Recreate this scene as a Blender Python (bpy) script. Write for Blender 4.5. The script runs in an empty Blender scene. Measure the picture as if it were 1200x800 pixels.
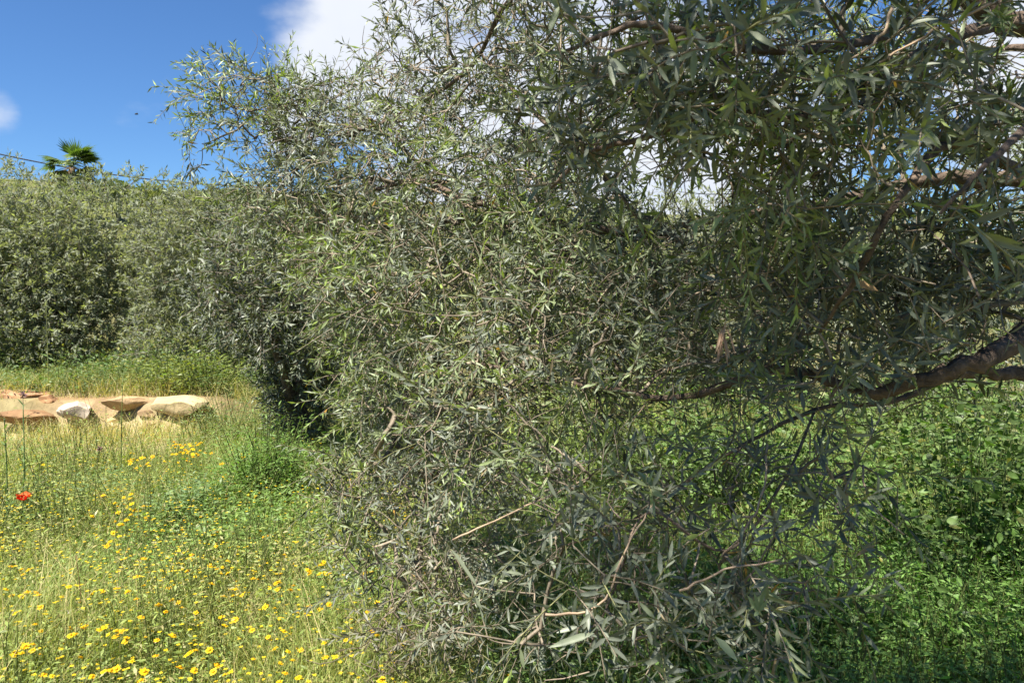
import bpy, math, random
import numpy as np
from mathutils import Matrix, Vector
R = math.radians
rng = np.random.default_rng(11)
random.seed(11)
scene = bpy.context.scene
C = scene.collection

# ------------------------------------------------------------------ camera, sky, sun, exposure
EYE = np.array([0.0, 0.0, 1.6]); PITCH = R(-4.4); F = 900.0
cam_d = bpy.data.cameras.new("camera"); cam = bpy.data.objects.new("camera", cam_d); C.objects.link(cam)
cam.location = EYE; cam.rotation_euler = (R(90) + PITCH, 0, 0)
cam_d.sensor_width = 36; cam_d.lens = 27; cam_d.clip_start = 0.02; cam_d.clip_end = 6000
cam_d.dof.use_dof = True; cam_d.dof.focus_distance = 2.6; cam_d.dof.aperture_fstop = 13
scene.camera = cam
SUN_EL, SUN_AZ = R(60), R(-135)          # azimuth measured from +Y clockwise: behind the camera, to its left
sun_dir = np.array([math.sin(SUN_AZ) * math.cos(SUN_EL), math.cos(SUN_AZ) * math.cos(SUN_EL), math.sin(SUN_EL)])
sd = bpy.data.lights.new("sun", 'SUN'); so = bpy.data.objects.new("sun", sd); C.objects.link(so)
sd.energy = 5.0; sd.angle = R(0.5); sd.color = (1.0, 0.945, 0.85)
so.rotation_euler = Vector(-sun_dir).to_track_quat('-Z', 'Y').to_euler()
scene.view_settings.view_transform = 'Standard'; scene.view_settings.look = 'None'
scene.view_settings.exposure = 1.5; scene.view_settings.gamma = 1.0
scene.render.engine = 'CYCLES'
scene.cycles.max_bounces = 6; scene.cycles.diffuse_bounces = 2; scene.cycles.glossy_bounces = 2
scene.cycles.transmission_bounces = 3; scene.cycles.use_denoising = True

w = bpy.data.worlds.new("World"); scene.world = w; w.use_nodes = True
nt = w.node_tree; nt.nodes.clear()
def N(nt, t, **kw):
    n = nt.nodes.new(t)
    for k, v in kw.items():
        if k in n.bl_rna.properties: setattr(n, k, v)
        else: n.inputs[k.replace('_', ' ')].default_value = v
    return n
def Lk(nt, a, b): nt.links.new(a, b)
out = N(nt, 'ShaderNodeOutputWorld'); bg = N(nt, 'ShaderNodeBackground'); bg.inputs['Strength'].default_value = 0.0505
sky = N(nt, 'ShaderNodeTexSky', sky_type='NISHITA', sun_disc=False, sun_elevation=SUN_EL, sun_rotation=SUN_AZ,
        air_density=1.0, dust_density=0.0, ozone_density=5.0, altitude=600.0)
tc = N(nt, 'ShaderNodeTexCoord')
mp = N(nt, 'ShaderNodeMapping'); mp.inputs['Scale'].default_value = (1.0, 1.0, 1.9); mp.inputs['Location'].default_value = (3.1, 0.4, 1.2)
Lk(nt, tc.outputs['Generated'], mp.inputs['Vector'])
nz = N(nt, 'ShaderNodeTexNoise'); nz.inputs['Scale'].default_value = 3.2; nz.inputs['Detail'].default_value = 9; nz.inputs['Roughness'].default_value = 0.52
Lk(nt, mp.outputs['Vector'], nz.inputs['Vector'])
# one broad cumulus bank, its centre a direction in the sky
def cdir(px, py):
    v = np.array([(px - 600) / F, 1.0, -(py - 400) / F]); c, s = math.cos(PITCH), math.sin(PITCH)
    v = np.array([v[0], v[1] * c - v[2] * s, v[1] * s + v[2] * c]); return v / np.linalg.norm(v)
def blob(px, py, r, st=1.0):
    d = N(nt, 'ShaderNodeVectorMath', operation='DISTANCE'); Lk(nt, tc.outputs['Generated'], d.inputs[0]); d.inputs[1].default_value = cdir(px, py)
    m = N(nt, 'ShaderNodeMapRange', interpolation_type='SMOOTHSTEP'); Lk(nt, d.outputs['Value'], m.inputs['Value'])
    m.inputs['From Min'].default_value = r; m.inputs['From Max'].default_value = r * 0.3
    m.inputs['To Min'].default_value = 0; m.inputs['To Max'].default_value = st
    return m.outputs['Result']
def mx(a, b):
    m = N(nt, 'ShaderNodeMath', operation='MAXIMUM'); Lk(nt, a, m.inputs[0]); Lk(nt, b, m.inputs[1]); return m.outputs[0]
bl = None
for (px, py, r, *st) in [(475, 70, 0.2), (395, 115, 0.11), (350, 150, 0.07), (600, 20, 0.2), (720, 120, 0.3), (860, 230, 0.22), (700, 220, 0.2), (-8, 125, 0.045, .42), (560, 190, 0.24),
                    (1500, 60, 0.35), (-500, 60, 0.3)]:
    b = blob(px, py, r, *st); bl = b if bl is None else mx(bl, b)
ad = N(nt, 'ShaderNodeMath', operation='MULTIPLY_ADD'); Lk(nt, bl, ad.inputs[0]); ad.inputs[1].default_value = 0.32; Lk(nt, nz.outputs['Fac'], ad.inputs[2])
cr = N(nt, 'ShaderNodeMapRange', interpolation_type='SMOOTHSTEP'); Lk(nt, ad.outputs[0], cr.inputs['Value'])
cr.inputs['From Min'].default_value = 0.60; cr.inputs['From Max'].default_value = 0.80; cr.inputs['To Max'].default_value = 0.97
nz2 = N(nt, 'ShaderNodeTexNoise'); nz2.inputs['Scale'].default_value = 6.0; nz2.inputs['Detail'].default_value = 6
Lk(nt, tc.outputs['Generated'], nz2.inputs['Vector'])
cc = N(nt, 'ShaderNodeMix', data_type='RGBA'); Lk(nt, nz2.outputs['Fac'], cc.inputs['Factor'])
cc.inputs['A'].default_value = (5.4, 5.8, 6.6, 1); cc.inputs['B'].default_value = (7.2, 7.4, 7.8, 1)
tintn = N(nt, 'ShaderNodeMix', data_type='RGBA', blend_type='MULTIPLY'); tintn.inputs['Factor'].default_value = 1
Lk(nt, sky.outputs['Color'], tintn.inputs['A']); tintn.inputs['B'].default_value = (0.60, 0.83, 1.06, 1)
mixc = N(nt, 'ShaderNodeMix', data_type='RGBA'); Lk(nt, cr.outputs['Result'], mixc.inputs['Factor'])
Lk(nt, tintn.outputs['Result'], mixc.inputs['A']); Lk(nt, cc.outputs['Result'], mixc.inputs['B'])
Lk(nt, mixc.outputs['Result'], bg.inputs['Color']); Lk(nt, bg.outputs['Background'], out.inputs['Surface'])

# ------------------------------------------------------------------ helpers
CP, SP = math.cos(PITCH), math.sin(PITCH)
def ray(px, py):
    px = np.asarray(px, float); py = np.asarray(py, float)
    x = (px - 600) / F; y = np.ones_like(x); z = -(py - 400) / F
    return np.stack([x, y * CP - z * SP, y * SP + z * CP], -1)
def at(px, py, d): return EYE + ray(px, py) * np.asarray(d, float)[..., None]
def proj(P):
    v = P - EYE; y = v[..., 1] * CP + v[..., 2] * SP; z = -v[..., 1] * SP + v[..., 2] * CP
    y = np.where(np.abs(y) < 1e-3, 1e-3, y)
    return 600 + F * v[..., 0] / y, 400 - F * z / y, y
def nrm(v): return v / np.maximum(np.linalg.norm(v, axis=-1, keepdims=True), 1e-9)
_lat = np.random.default_rng(5).random((64, 64))
def vnoise(x, y, s=1.0):
    x = np.asarray(x, float) * s; y = np.asarray(y, float) * s
    xi, yi = np.floor(x).astype(int), np.floor(y).astype(int); fx, fy = x - xi, y - yi
    fx, fy = fx * fx * (3 - 2 * fx), fy * fy * (3 - 2 * fy)
    g = lambda a, b: _lat[a % 64, b % 64]
    return (g(xi, yi) * (1 - fx) + g(xi + 1, yi) * fx) * (1 - fy) + (g(xi, yi + 1) * (1 - fx) + g(xi + 1, yi + 1) * fx) * fy
def sst(a, b, x):
    t = np.clip((x - a) / (b - a), 0, 1); return t * t * (3 - 2 * t)
def gz(x, y):
    x = np.asarray(x, float); y = np.asarray(y, float)
    led = 8.15 + 0.2 * (vnoise(x, y * 0, 1.3) - .5) + .12 * (vnoise(x, y * 0 + 3, 5.) - .5)
    step = 0.34 * sst(led, led + 0.16, y); soft = 0.30 * sst(6.5, 12.5, y)
    k = sst(-2.4, -3.3, x)
    z = soft * (1 - k) + step * k
    z = z + 0.06 * (vnoise(x + 9, y, 0.55) - .5) + 0.03 * (vnoise(x, y + 7, 2.1) - .5)
    z = z + 0.02 * np.clip(y - 10, 0, 14)
    hl = 10.3 - 0.05 * np.clip(x + 40, -60, 120) + 0.5 * (vnoise(x, y, 0.06) - .5)
    z = z + hl * sst(22, 78, y) - 3.0 * sst(85, 400, y) + 0.4 * (vnoise(x, y, 0.15) - .5) * sst(20, 40, y)
    return z

def mesh_np(name, V, T, tint=None, mat=None, smooth=True):
    me = bpy.data.meshes.new(name); V = np.ascontiguousarray(V, np.float32); T = np.ascontiguousarray(T, np.int32)
    me.vertices.add(len(V)); me.vertices.foreach_set('co', V.ravel())
    me.loops.add(T.size); me.loops.foreach_set('vertex_index', T.ravel())
    me.polygons.add(len(T)); me.polygons.foreach_set('loop_start', np.arange(0, T.size, 3, dtype=np.int32))
    try: me.polygons.foreach_set('loop_total', np.full(len(T), 3, np.int32))
    except Exception: pass
    if smooth: me.polygons.foreach_set('use_smooth', np.ones(len(T), bool))
    if tint is not None:
        a = me.attributes.new('tint', 'FLOAT_COLOR', 'POINT')
        a.data.foreach_set('color', np.concatenate([tint, np.ones((len(tint), 1))], 1).astype(np.float32).ravel())
    me.update(calc_edges=True)
    if mat: me.materials.append(mat)
    return me
def link(name, me, parent=None, loc=(0, 0, 0)):
    o = bpy.data.objects.new(name, me); C.objects.link(o); o.location = loc
    if parent is not None: o.parent = parent
    return o
def thing(name, label, cat, loc=(0, 0, 0), group=None, me=None):
    o = link(name, me, None, loc); return tag(o, label, cat, group)
def tag(o, label, cat, group=None, kind=None):
    if label: o['label'] = label
    if cat: o['category'] = cat
    if group: o['group'] = group
    if kind: o['kind'] = kind
    return o
class MB:                                                   # collects triangle soup with a tint per vertex
    def __init__(s): s.V, s.T, s.K, s.n = [], [], [], 0
    def add(s, V, T, tint):
        V = np.asarray(V, float).reshape(-1, 3); tint = np.asarray(tint, float)
        if tint.ndim == 1: tint = np.tile(tint, (len(V), 1))
        s.V.append(V); s.T.append(np.asarray(T).reshape(-1, 3) + s.n); s.K.append(tint); s.n += len(V)
    def mesh(s, name, mat, off=None, smooth=True):
        V = np.concatenate(s.V)
        if off is not None: V = V - np.asarray(off)
        return mesh_np(name, V, np.concatenate(s.T), np.concatenate(s.K), mat, smooth)
def catmull(P, k=6):
    P = np.asarray(P, float); Q = np.vstack([2 * P[0] - P[1], P, 2 * P[-1] - P[-2]]); o = []
    for i in range(1, len(Q) - 2):
        for t in np.arange(k) / k:
            o.append(.5 * (2 * Q[i] + (Q[i + 1] - Q[i - 1]) * t + (2 * Q[i - 1] - 5 * Q[i] + 4 * Q[i + 1] - Q[i + 2]) * t * t
                           + (3 * Q[i] - Q[i - 1] - 3 * Q[i + 1] + Q[i + 2]) * t ** 3))
    o.append(P[-1]); return np.array(o)
def tube(mb, P, r, sides, tint, rough=0.0, cap=True):
    P = np.asarray(P, float); n = len(P); r = np.broadcast_to(np.asarray(r, float), (n,))
    T = nrm(np.gradient(P, axis=0)); ref = np.array([0.31, 0.22, 0.92]) if abs(T[0][2]) < .8 else np.array([1., .1, 0.])
    A = nrm(np.cross(T, ref)); B = np.cross(T, A)
    th = np.arange(sides) * 2 * math.pi / sides
    rr = r[:, None] * (1 + rough * (rng.random((n, sides)) - .5) * 2)
    V = P[:, None] + rr[..., None] * (np.cos(th)[None, :, None] * A[:, None] + np.sin(th)[None, :, None] * B[:, None])
    i = np.arange(n - 1)[:, None] * sides; j = np.arange(sides)[None]; k = (j + 1) % sides
    a, b, c, d = i + j, i + k, i + sides + k, i + sides + j
    Tt = np.concatenate([np.stack([a, b, c], -1).reshape(-1, 3), np.stack([a, c, d], -1).reshape(-1, 3)])
    V = V.reshape(-1, 3)
    if cap and sides > 3:
        V = np.vstack([V, P[:1], P[-1:]]); m = n * sides; jj = np.arange(sides); kk = (jj + 1) % sides
        Tt = np.vstack([Tt, np.stack([kk, jj, np.full(sides, m)], 1), np.stack([jj + m - sides, kk + m - sides, np.full(sides, m + 1)], 1)])
    mb.add(V, Tt, tint)
# many thin tubes at once: P (n, k, 3), r (n, k)
def tubes(mb, P, r, tint, sides=3):
    n, k, _ = P.shape; T = nrm(np.gradient(P, axis=1)); ref = nrm(np.array([0.37, 0.29, 0.88]))
    A = nrm(np.cross(T, ref)); B = np.cross(T, A); th = np.arange(sides) * 2 * math.pi / sides
    V = P[:, :, None] + r[:, :, None, None] * (np.cos(th)[:, None] * A[:, :, None] + np.sin(th)[:, None] * B[:, :, None])
    i = np.arange(k - 1)[:, None] * sides; j = np.arange(sides)[None]; q = (j + 1) % sides
    a, b, c, d = i + j, i + q, i + sides + q, i + sides + j
    T1 = np.concatenate([np.stack([a, b, c], -1).reshape(-1, 3), np.stack([a, c, d], -1).reshape(-1, 3)])
    T2 = (T1[None] + (np.arange(n) * k * sides)[:, None, None]).reshape(-1, 3)
    tint = np.asarray(tint, float)
    tt = np.tile(tint, (n * k * sides, 1)) if tint.ndim == 1 else np.repeat(tint, k * sides, 0)
    mb.add(V.reshape(-1, 3), T2, tt)

# leaf templates: u along, v across (-.5 .. .5), w lift of the halves
LEAF = (np.array([[0, 0, 0], [.30, -.46, .035], [.30, 0, 0], [.30, .46, .035], [.68, -.40, .03], [.68, 0, 0], [.68, .40, .03], [1, 0, 0]], float),
        np.array([[0, 2, 1], [0, 3, 2], [1, 2, 5], [1, 5, 4], [2, 3, 6], [2, 6, 5], [4, 5, 7], [5, 6, 7]]))
DIAM = (np.array([[0, 0, 0], [.45, -.5, .03], [.45, .5, .03], [1, 0, 0]], float), np.array([[0, 2, 1], [1, 2, 3]]))
LEAF4 = (np.array([[0, 0, 0], [.46, -.5, .04], [.46, 0, 0], [.46, .5, .04], [1, 0, 0]], float), np.array([[0, 2, 1], [0, 3, 2], [1, 2, 4], [2, 3, 4]]))
OVAL = (np.array([[0, 0, 0], [.18, -.36, .05], [.18, .36, .05], [.5, -.5, .06], [.5, 0, -.02], [.5, .5, .06], [.82, -.27, .03], [.82, .27, .03], [1, 0, -.03], [.2, 0, 0]], float),
        np.array([[0, 9, 1], [0, 2, 9], [1, 9, 4], [1, 4, 3], [9, 2, 5], [9, 5, 4], [3, 4, 6], [4, 5, 7], [4, 7, 8], [4, 8, 6]]))
def leaf_verts(P, A, Nn, L, W, curl, tm):
    S = np.cross(Nn, A); u, v, ww = tm[0].T
    return (P[:, None] + A[:, None] * (u[None, :, None] * L[:, None, None]) + S[:, None] * (v[None, :, None] * W[:, None, None])
            + Nn[:, None] * ((ww[None] - curl[:, None] * u[None] ** 2) * L[:, None])[..., None])
def leaves(mb, P, A, Nn, L, W, curl, tint, tm):
    V = leaf_verts(P, A, Nn, L, W, curl, tm); n, k, _ = V.shape
    T = (tm[1][None] + (np.arange(n) * k)[:, None, None]).reshape(-1, 3)
    mb.add(V.reshape(-1, 3), T, np.repeat(tint, k, 0))
def ortho(Nn, A): return nrm(Nn - A * (Nn * A).sum(-1, keepdims=True))
def rdir(n): return nrm(rng.normal(size=(n, 3)))

# ------------------------------------------------------------------ materials
def mat_new(name):
    m = bpy.data.materials.new(name); m.use_nodes = True; t = m.node_tree; t.nodes.clear()
    return m, t, N(t, 'ShaderNodeOutputMaterial')
def leaf_mat(name, under=(0.21, 0.23, 0.18), umix=0.55, rough=0.45, spec=0.36, trans=0.24, transtint=(1.5, 1.6, 0.6), grain=0.18):
    m, t, o = mat_new(name)
    at_ = N(t, 'ShaderNodeAttribute', attribute_name='tint'); ge = N(t, 'ShaderNodeNewGeometry')
    un = N(t, 'ShaderNodeMix', data_type='RGBA'); un.inputs['Factor'].default_value = umix
    Lk(t, at_.outputs['Color'], un.inputs['A']); un.inputs['B'].default_value = (*under, 1)
    mi = N(t, 'ShaderNodeMix', data_type='RGBA'); Lk(t, ge.outputs['Backfacing'], mi.inputs['Factor'])
    Lk(t, at_.outputs['Color'], mi.inputs['A']); Lk(t, un.outputs['Result'], mi.inputs['B'])
    nz = N(t, 'ShaderNodeTexNoise'); nz.inputs['Scale'].default_value = 60; nz.inputs['Detail'].default_value = 3
    tcx = N(t, 'ShaderNodeTexCoord'); Lk(t, tcx.outputs['Object'], nz.inputs['Vector'])
    mr = N(t, 'ShaderNodeMapRange'); Lk(t, nz.outputs['Fac'], mr.inputs['Value']); mr.inputs['To Min'].default_value = 1 - grain * 2; mr.inputs['To Max'].default_value = 1 + grain * 2
    ml = N(t, 'ShaderNodeMix', data_type='RGBA', blend_type='MULTIPLY'); ml.inputs['Factor'].default_value = 1
    Lk(t, mi.outputs['Result'], ml.inputs['A']); Lk(t, mr.outputs['Result'], ml.inputs['B'])
    p = N(t, 'ShaderNodeBsdfPrincipled'); Lk(t, ml.outputs['Result'], p.inputs['Base Color'])
    p.inputs['Roughness'].default_value = rough; p.inputs['Specular IOR Level'].default_value = spec
    tr = N(t, 'ShaderNodeBsdfTranslucent'); tm = N(t, 'ShaderNodeMix', data_type='RGBA', blend_type='MULTIPLY'); tm.inputs['Factor'].default_value = 1
    Lk(t, at_.outputs['Color'], tm.inputs['A']); tm.inputs['B'].default_value = (*transtint, 1); Lk(t, tm.outputs['Result'], tr.inputs['Color'])
    ms = N(t, 'ShaderNodeMixShader'); ms.inputs['Fac'].default_value = trans
    Lk(t, p.outputs[0], ms.inputs[1]); Lk(t, tr.outputs[0], ms.inputs[2]); Lk(t, ms.outputs[0], o.inputs['Surface'])
    return m
def solid_mat(name, rough=0.85, scale=14, lo=0.55, hi=1.35, bump=0.4, spec=0.2, detail=8, dist=0.02):
    m, t, o = mat_new(name)
    at_ = N(t, 'ShaderNodeAttribute', attribute_name='tint'); tcx = N(t, 'ShaderNodeTexCoord')
    nz = N(t, 'ShaderNodeTexNoise'); nz.inputs['Scale'].default_value = scale; nz.inputs['Detail'].default_value = detail; nz.inputs['Roughness'].default_value = .62
    Lk(t, tcx.outputs['Object'], nz.inputs['Vector'])
    mr = N(t, 'ShaderNodeMapRange'); Lk(t, nz.outputs['Fac'], mr.inputs['Value']); mr.inputs['From Min'].default_value = .3; mr.inputs['From Max'].default_value = .7
    mr.inputs['To Min'].default_value = lo; mr.inputs['To Max'].default_value = hi
    ml = N(t, 'ShaderNodeMix', data_type='RGBA', blend_type='MULTIPLY'); ml.inputs['Factor'].default_value = 1
    Lk(t, at_.outputs['Color'], ml.inputs['A']); Lk(t, mr.outputs['Result'], ml.inputs['B'])
    p = N(t, 'ShaderNodeBsdfPrincipled'); Lk(t, ml.outputs['Result'], p.inputs['Base Color']); p.inputs['Roughness'].default_value = rough
    p.inputs['Specular IOR Level'].default_value = spec
    bp = N(t, 'ShaderNodeBump'); bp.inputs['Strength'].default_value = bump; bp.inputs['Distance'].default_value = dist
    Lk(t, nz.outputs['Fac'], bp.inputs['Height']); Lk(t, bp.outputs['Normal'], p.inputs['Normal']); Lk(t, p.outputs[0], o.inputs['Surface'])
    return m
M_olive = leaf_mat('olive_leaf')
M_far = leaf_mat('far_olive_leaf', under=(0.2, 0.22, 0.15), umix=.4, rough=.6, spec=.2, trans=.34)
M_green = leaf_mat('green_leaf', under=(0.16, 0.22, 0.08), umix=.4, rough=.5, trans=.32, transtint=(1.5, 1.7, .5))
M_grass = leaf_mat('grass_blade', under=(0.2, 0.22, 0.1), umix=.2, rough=.55, spec=.3, trans=.34, transtint=(1.4, 1.5, .6), grain=.1)
M_petal = leaf_mat('petal', under=(0.7, 0.5, 0.02), umix=.2, rough=.6, spec=.2, trans=.35, transtint=(1, 1, 1), grain=.08)
M_bark = solid_mat('bark', scale=38, lo=.3, hi=1.7, bump=1.0)
M_twig = solid_mat('twig', scale=40, lo=.7, hi=1.3, bump=.2)
M_rock = solid_mat('limestone', scale=7, lo=.7, hi=1.2, bump=.7, dist=.03)
M_earth = solid_mat('earth', scale=5, lo=.65, hi=1.3, bump=.9, dist=.04, rough=.95, spec=.1)
M_dark = solid_mat('cable_rubber', scale=3, lo=.9, hi=1.1, bump=0, rough=.6)

# ------------------------------------------------------------------ ground, one sheet to the horizon
def axis(lo, hi, step, far, grow=1.16):
    a = list(np.arange(lo, hi + 1e-6, step)); s = step
    while a[-1] < far: s *= grow; a.append(a[-1] + s)
    s = step; b = []
    x = lo
    while x > -far: s *= grow; x -= s; b.append(x)
    return np.array(b[::-1] + a)
xs = axis(-8, 5, 0.14, 2500); ys = axis(-1, 12.5, 0.10, 2500)
X, Y = np.meshgrid(xs, ys); Z = gz(X, Y)
nx, ny = len(xs), len(ys)
i = np.arange(ny - 1)[:, None] * nx + np.arange(nx - 1)[None]
T = np.concatenate([np.stack([i, i + 1, i + nx + 1], -1).reshape(-1, 3), np.stack([i, i + nx + 1, i + nx], -1).reshape(-1, 3)])
bare = (sst(6.6, 7.4, Y) * (1 - sst(8.6, 9.2, Y)) * sst(-2.6, -3.6, X) * (0.35 + .9 * vnoise(X, Y, 1.7))).ravel().clip(0, 1)
ochre = np.array([.25, .145, .075]); pale = np.array([.36, .28, .165]); green = np.array([.085, .095, .032]); straw = np.array([.2, .16, .075])
n1 = vnoise(X, Y, .9).ravel()[:, None]; n2 = vnoise(X + 3, Y, 3.3).ravel()[:, None]
g = green * (1 - n1 * .7) + straw * n1 * .7
led = (sst(8.1, 8.25, Y) * (1 - sst(8.45, 8.8, Y))).ravel()[:, None]
soil = pale * (1 - led) + (ochre * n2 + pale * (1 - n2)) * led
far = sst(20, 40, Y).ravel()[:, None]; fg = np.array([.10, .12, .03]) * (1 - n1) + np.array([.13, .12, .05]) * n1
gt = (g * (1 - bare[:, None]) + soil * bare[:, None]) * (1 - far) + fg * far
tag(link('ground', mesh_np('ground', np.stack([X, Y, Z], -1).reshape(-1, 3), T, gt, M_earth)), None, None, kind='structure')

# ------------------------------------------------------------------ the olive we stand under
BARK = np.array([.125, .092, .068]); TWIG = np.array([.20, .165, .12])
def olive_tints(n, tipness, shoot=None, clump=None):
    a = np.array([.030, .039, .024]); b = np.array([.128, .146, .094]); y = np.array([.25, .31, .07])
    k = rng.random((n, 1)); t = a * (1 - k) + b * k
    yk = (tipness[:, None] ** 3) * rng.random((n, 1)) * 1.0
    t = t * (1 - yk) + y * yk
    if shoot is not None:                                            # some shoots are young and yellow-green, some old and silvery
        q = (.5 * rng.random(shoot.max() + 1) + .5 * (clump if clump is not None else rng.random(shoot.max() + 1)))[shoot][:, None]; t = np.where(q < .37, t * .35 + np.array([.25, .34, .075]) * .65, np.where(q > .64, t * .5 + np.array([.20, .228, .168]) * .5, t))
    return t * (0.42 + 1.05 * rng.random((n, 1)))
def twig_leaves(B, D, Lt, droop, inter=.0165, npairs=None, Lrange=(.032, .051), wr=(.155, .22), upb=.3, dry=None, keep=.93):
    """Leafy shoots from bases B along D. Gives the stems (n,5,3) and flat leaf arrays."""
    n = len(B); out = []
    ts = np.linspace(0, 1, 4); g = np.array([0, 0, -1.])
    bend = rdir(n) * .18
    f = lambda t: B[:, None] + D[:, None] * (Lt[:, None] * t)[..., None] + (g + bend)[:, None] * (droop[:, None] * Lt[:, None] * t ** 2)[..., None] if True else None
    S = f(np.tile(ts, (n, 1)))
    npr = np.maximum(3, (Lt / inter).astype(int)); K = npr.max()
    tk = (np.arange(K)[None] + .6) / npr[:, None]                      # (n,K)
    ok = tk <= 1.02
    P = f(np.clip(tk, 0, 1)); T = nrm(D[:, None] + (g + bend)[:, None] * (2 * droop[:, None] * tk)[..., None])
    ref = rdir(n); E1 = nrm(np.cross(T, ref[:, None])); E2 = np.cross(T, E1)
    roll = rng.random(n) * 6.28
    Ps, As, Ns, tips, ids = [], [], [], [], []
    for s in (0, 1):
        a = roll[:, None] + np.arange(K)[None] * (math.pi / 2) + s * math.pi + rng.normal(0, .35, (n, K))
        side = np.cos(a)[..., None] * E1 + np.sin(a)[..., None] * E2
        ph = (R(56) - R(28) * np.clip(tk, 0, 1) + rng.normal(0, .16, (n, K)))[..., None]
        A = nrm(T * np.cos(ph) + side * np.sin(ph) + rng.normal(0, .3, (n, K, 3)) + np.array([0, 0, -.03]))
        Nn = T * np.sin(ph) - side * np.cos(ph) + np.array([0, 0, upb]) + rng.normal(0, .42, (n, K, 3))
        Nn = ortho(Nn, A)
        m = ok & (rng.random((n, K)) < keep)
        Ps.append(P[m]); As.append(A[m]); Ns.append(Nn[m]); tips.append(np.clip(tk, 0, 1)[m]); ids.append(np.broadcast_to(np.arange(n)[:, None], (n, K))[m])
    P, A, Nn, tip, ids = map(np.concatenate, (Ps, As, Ns, tips, ids))
    m = len(P); L = rng.uniform(*Lrange, m) * (1 - .35 * tip ** 2); Wd = L * rng.uniform(*wr, m)
    return S, dict(P=P, A=A, N=Nn, L=L, W=Wd, curl=rng.uniform(-.03, .22, m), tip=tip, id=ids)

# limbs: hand-laid in space
def path(*pp): return np.array([at(*p) for p in pp])
base = np.array([2.15, 2.35, float(gz(2.15, 2.35))])
crotch = base + np.array([-.12, -.08, .95])
limbs = {
 'trunk': (np.array([base + [.03, .02, -.1], base + [0, 0, .25], base + [-.09, -.03, .6], crotch]), [.19, .15, .135, .12]),
}
L_ = [
 # low limb seen at the right edge, running left and thinning
 (np.vstack([crotch, path((1330, 350, 1.8), (1195, 400, 1.42), (1105, 440, 1.38), (1010, 456, 1.5), (905, 432, 1.7), (800, 465, 1.8), (690, 452, 1.95), (560, 425, 2.2))]), [.07, .036, .021, .016, .011, .010, .008, .007, .004]),
 (np.vstack([path((1260, 425, 1.9), (1190, 436, 1.85), (1120, 440, 1.8), (1050, 470, 1.75), (955, 480, 1.7), (840, 540, 1.7), (740, 610, 1.7), (660, 640, 1.75))]), [.024, .016, .010, .006, .0045, .0035, .003, .002]),
 # rising limbs
 (np.vstack([crotch, path((1330, 150, 1.9), (1180, 20, 1.8), (1000, -90, 1.8), (800, -120, 1.9), (640, -40, 2.1), (590, 10, 2.3), (540, 90, 2.6), (430, 150, 3.0), (330, 165, 3.2))]), [.07, .045, .03, .022, .014, .010, .008, .007, .005, .003]),
 (np.vstack([crotch, path((1300, 260, 2.2), (1120, 210, 2.3), (950, 240, 2.4), (775, 262, 2.4), (705, 205, 2.4), (625, 130, 2.5), (560, 60, 2.7))]), [.06, .032, .020, .015, .012, .010, .008, .004]),
 (np.vstack([path((790, 275, 2.4), (660, 262, 2.5), (560, 238, 2.6), (480, 212, 2.8), (400, 240, 3.0))]), [.02, .013, .010, .008, .004]),
 (np.vstack([path((690, 262, 2.5), (640, 330, 2.4), (620, 380, 2.3), (560, 450, 2.4), (510, 540, 2.5), (490, 640, 2.5))]), [.012, .011, .009, .008, .006, .004]),
 (np.vstack([path((1180, 20, 1.8), (1080, 60, 1.45), (960, 130, 1.3), (840, 130, 1.25), (760, 160, 1.3), (690, 180, 1.4), (645, 220, 1.5))]), [.018, .009, .007, .006, .005, .0045, .003]),
 (np.vstack([path((1100, -20, 1.75), (1040, 40, 1.4), (900, 60, 1.2), (760, 30, 1.15), (660, 60, 1.3))]), [.014, .009, .006, .005, .003]),
 (np.vstack([path((1200, 200, 1.6), (1110, 170, 1.3), (1050, 240, 1.15), (1000, 330, 1.2), (960, 390, 1.35))]), [.012, .008, .0055, .0045, .002]),
 (np.vstack([path((1260, 120, 1.6), (1220, 140, 1.0), (1160, 190, .8), (1100, 250, .78))]), [.010, .006, .003, .0015]),
 (np.vstack([path((955, 480, 1.7), (920, 560, 1.5), (850, 645, 1.45), (760, 600, 1.4), (720, 690, 1.4), (690, 760, 1.4))]), [.0034, .0028, .0024, .0022, .002, .0012]),
 # over and behind the photographer
 (np.vstack([crotch, base + [-.3, -1.0, 1.7], base + [-.7, -1.7, 2.0], base + [-1.2, -2.3, 2.1], base + [-1.7, -2.8, 1.95]]), [.07, .045, .03, .02, .008]),
 (np.vstack([base + [-.3, -1.0, 1.7], base + [-1.0, -1.35, 2.45], base + [-1.7, -1.55, 2.9], base + [-2.3, -1.6, 3.1]]), [.04, .025, .014, .006]),
 (np.vstack([crotch, base + [.5, .3, 1.8], base + [.4, .9, 2.5], base + [0, 1.4, 2.7]]), [.07, .05, .03, .01]),
]
tree = thing('olive_tree', 'large near olive tree with narrow silvery leaves filling the middle and right of the view', 'olive tree', base)
nodesP, nodesR, nodesPar = [], [], []
def reg(P, r):
    s = len(nodesP)
    for k in range(len(P)): nodesP.append(P[k]); nodesR.append(r[k]); nodesPar.append(-1)
def limb(P, r, name, sides=9, rough=.24):
    k = 6; Q = catmull(P, k); rr = np.interp(np.arange(len(Q)) / k, np.arange(len(r)), r)
    Q = Q + rng.normal(0, 1, Q.shape) * rr[:, None] * .3
    mb = MB(); tube(mb, Q, rr, sides, BARK * (1.5 if rr[0] < .008 else 1.0), rough); reg(Q, rr)
    return link(name, mb.mesh(name, M_bark, base), tree)
limb(*limbs['trunk'], 'trunk', 12, .14)
nodesP, nodesR, nodesPar = [], [], []
for P, r in L_: limb(P, r, 'branch', 10)

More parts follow.
